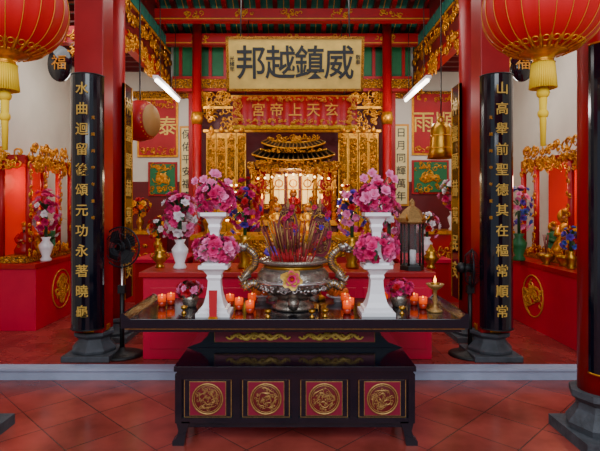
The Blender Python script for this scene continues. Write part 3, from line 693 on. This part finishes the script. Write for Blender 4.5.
b=B('red_temple_drum'); p=W(140,121,6.3); Rr=Matrix.Rotation(math.radians(74),3,'Z')@Matrix.Rotation(pi/2,3,'X')
b.lathe([(.19,-.17),(.235,-.12),(.26,0),(.235,.12),(.19,.17)],p,'red',32,R=Rr)
for s_ in(-1,1):
    b.lathe([(0,s_*.175),(.195,s_*.175),(.20,s_*.15)],p,'drumskin',32,R=Rr)
    for k in range(24): a=2*pi*k/24; b.sph(p+Rr@V((.212*math.cos(a),.212*math.sin(a),s_*.14)),.010,'gold',6)
b.cyl(p+V((0,0,.25)),(p.x,p.y,4.9),.01,'blackmat',6); b.done()
def fan(px,d,head,rot,hz):
    x=(px-CX)*d/F; b=B('pedestal_fan'); M='bluegrille'
    b.lathe([(.21,0),(.21,.015),(.17,.03),(.04,.05),(.03,.08),(0,.08)],(x,d,.1),'blackmat',28)
    b.cyl((x,d,.15),(x,d,hz-.08),.015,'silver' if px<300 else 'blackmat',10); b.cyl((x,d,.15),(x,d,.75),.022,'blackmat',10)
    b.bb(x-.035,x+.035,d-.03,d+.03,.72,.80,'blackmat')
    Rm=Matrix.Rotation(rot,3,'Z'); c=V((x,d,hz)); r=head
    b.sph(c+Rm@V((0,.08,0)),(.055,.055,.055),'blackmat',12); b.cyl(c+Rm@V((0,.08,0)),c+Rm@V((0,-.03,0)),.045,'blackmat',12)
    for y0,sc in((-.09,1),(.05,1)):
        for k in range(40):
            a=2*pi*k/40; dd=V((math.cos(a),0,math.sin(a)))
            b.tube([c+Rm@(dd*.03+V((0,y0,0))),c+Rm@(dd*r*.7+V((0,y0*.9,0))),c+Rm@(dd*r+V((0,-.02,0)))],.0022,M,4)
    for rr,y0 in((r,-.02),(r*.7,-.082),(r*.4,-.088),(.04,-.092)):
        b.ring(c+Rm@V((0,y0,0)),rr,.004 if rr<r else .008,M,Rm@V((0,1,0)),36)
    for k in range(4):
        a=2*pi*k/4
        vs=[c+Rm@V((math.cos(a+e)*q,-.02+yy,math.sin(a+e)*q)) for e,q,yy in((0,.03,0),(.1,r*.85,-.02),(.6,r*.9,0),(1.2,r*.75,.02),(1.0,.04,.01))]
        b.add(vs,[(0,1,2,3,4)],'blackmat')
    b.done()
fan(122,5.0,.20,math.radians(-12),W(0,247,5.0).z); fan(470,5.0,.19,math.radians(75),W(0,268,5.0).z)
for s_,px,d in((1,548,5.9),(1,566,5.75)):
    x=(px-CX)*d/F; b=B('side_altar_censer'); b.lathe([(.06,0),(.04,.02),(.09,.08),(.1,.13),(.085,.13),(0,.12)],(x-.02,d,.90),'brass',18)
    for q in range(8): b.cyl((x-.02,d,1.0),(x-.02+random.uniform(-.04,.04),d+random.uniform(-.04,.04),1.25),.003,'incense',4)
    b.done()
# ---------------- lights
def area(loc,rot,size,sy,e,col,name):
    l=bpy.data.lights.new(name,'AREA'); l.shape='RECTANGLE'; l.size=size; l.size_y=sy; l.energy=e; l.color=col
    o=bpy.data.objects.new(name,l); o.location=loc; o.rotation_euler=rot; bpy.context.scene.collection.objects.link(o)
def point(loc,e,col,r=.08,name='lamp_glow'):
    l=bpy.data.lights.new(name,'POINT'); l.energy=e; l.color=col; l.shadow_soft_size=r
    o=bpy.data.objects.new(name,l); o.location=loc; bpy.context.scene.collection.objects.link(o)
area((0,-1.5,4.2),(math.radians(62),0,0),6,3,330,(.88,.94,1),'courtyard_daylight')
area((0,6.2,4.4),(0,0,0),3,1.2,52,(1,.95,.88),'hall_fill')  # added fill from above to brighten the hall, no fixture hangs here
for s_ in(-1,1):
    area((s_*2.9,5.6,3.8),(0,0,0),1,2,26,(1,.97,.94),'aisle_fill')  # added fill that lifts the dim side walls, not an actual aisle lamp
    point((s_*1.7,7.2,3.12),24,(1,.95,.88),.12,'tube_glow')
    point((s_*2.9,7.0,3.2),9,(1,.95,.9),.15,'aisle_glow')
point((.02,7.7,2.05),6,(1,.82,.55)); point((0,6.1,1.9),6,(1,.85,.62))
point((-3.3,6.5,1.9),6,(1,.35,.2)); point((3.3,6.1,1.9),6,(1,.45,.25)); 
w=bpy.data.worlds.new('world'); bpy.context.scene.world=w; w.use_nodes=True
w.node_tree.nodes['Background'].inputs['Color'].default_value=(.78,.87,1,1); w.node_tree.nodes['Background'].inputs['Strength'].default_value=.5
# ---------------- camera
cam=bpy.data.cameras.new('camera'); co=bpy.data.objects.new('camera',cam); bpy.context.scene.collection.objects.link(co)
co.location=(0,0,CH); co.rotation_euler=(pi/2,0,0); cam.lens=30; cam.sensor_width=36; cam.shift_x=(300-CX)/600; cam.shift_y=-(225.5-HY)/600
bpy.context.scene.camera=co
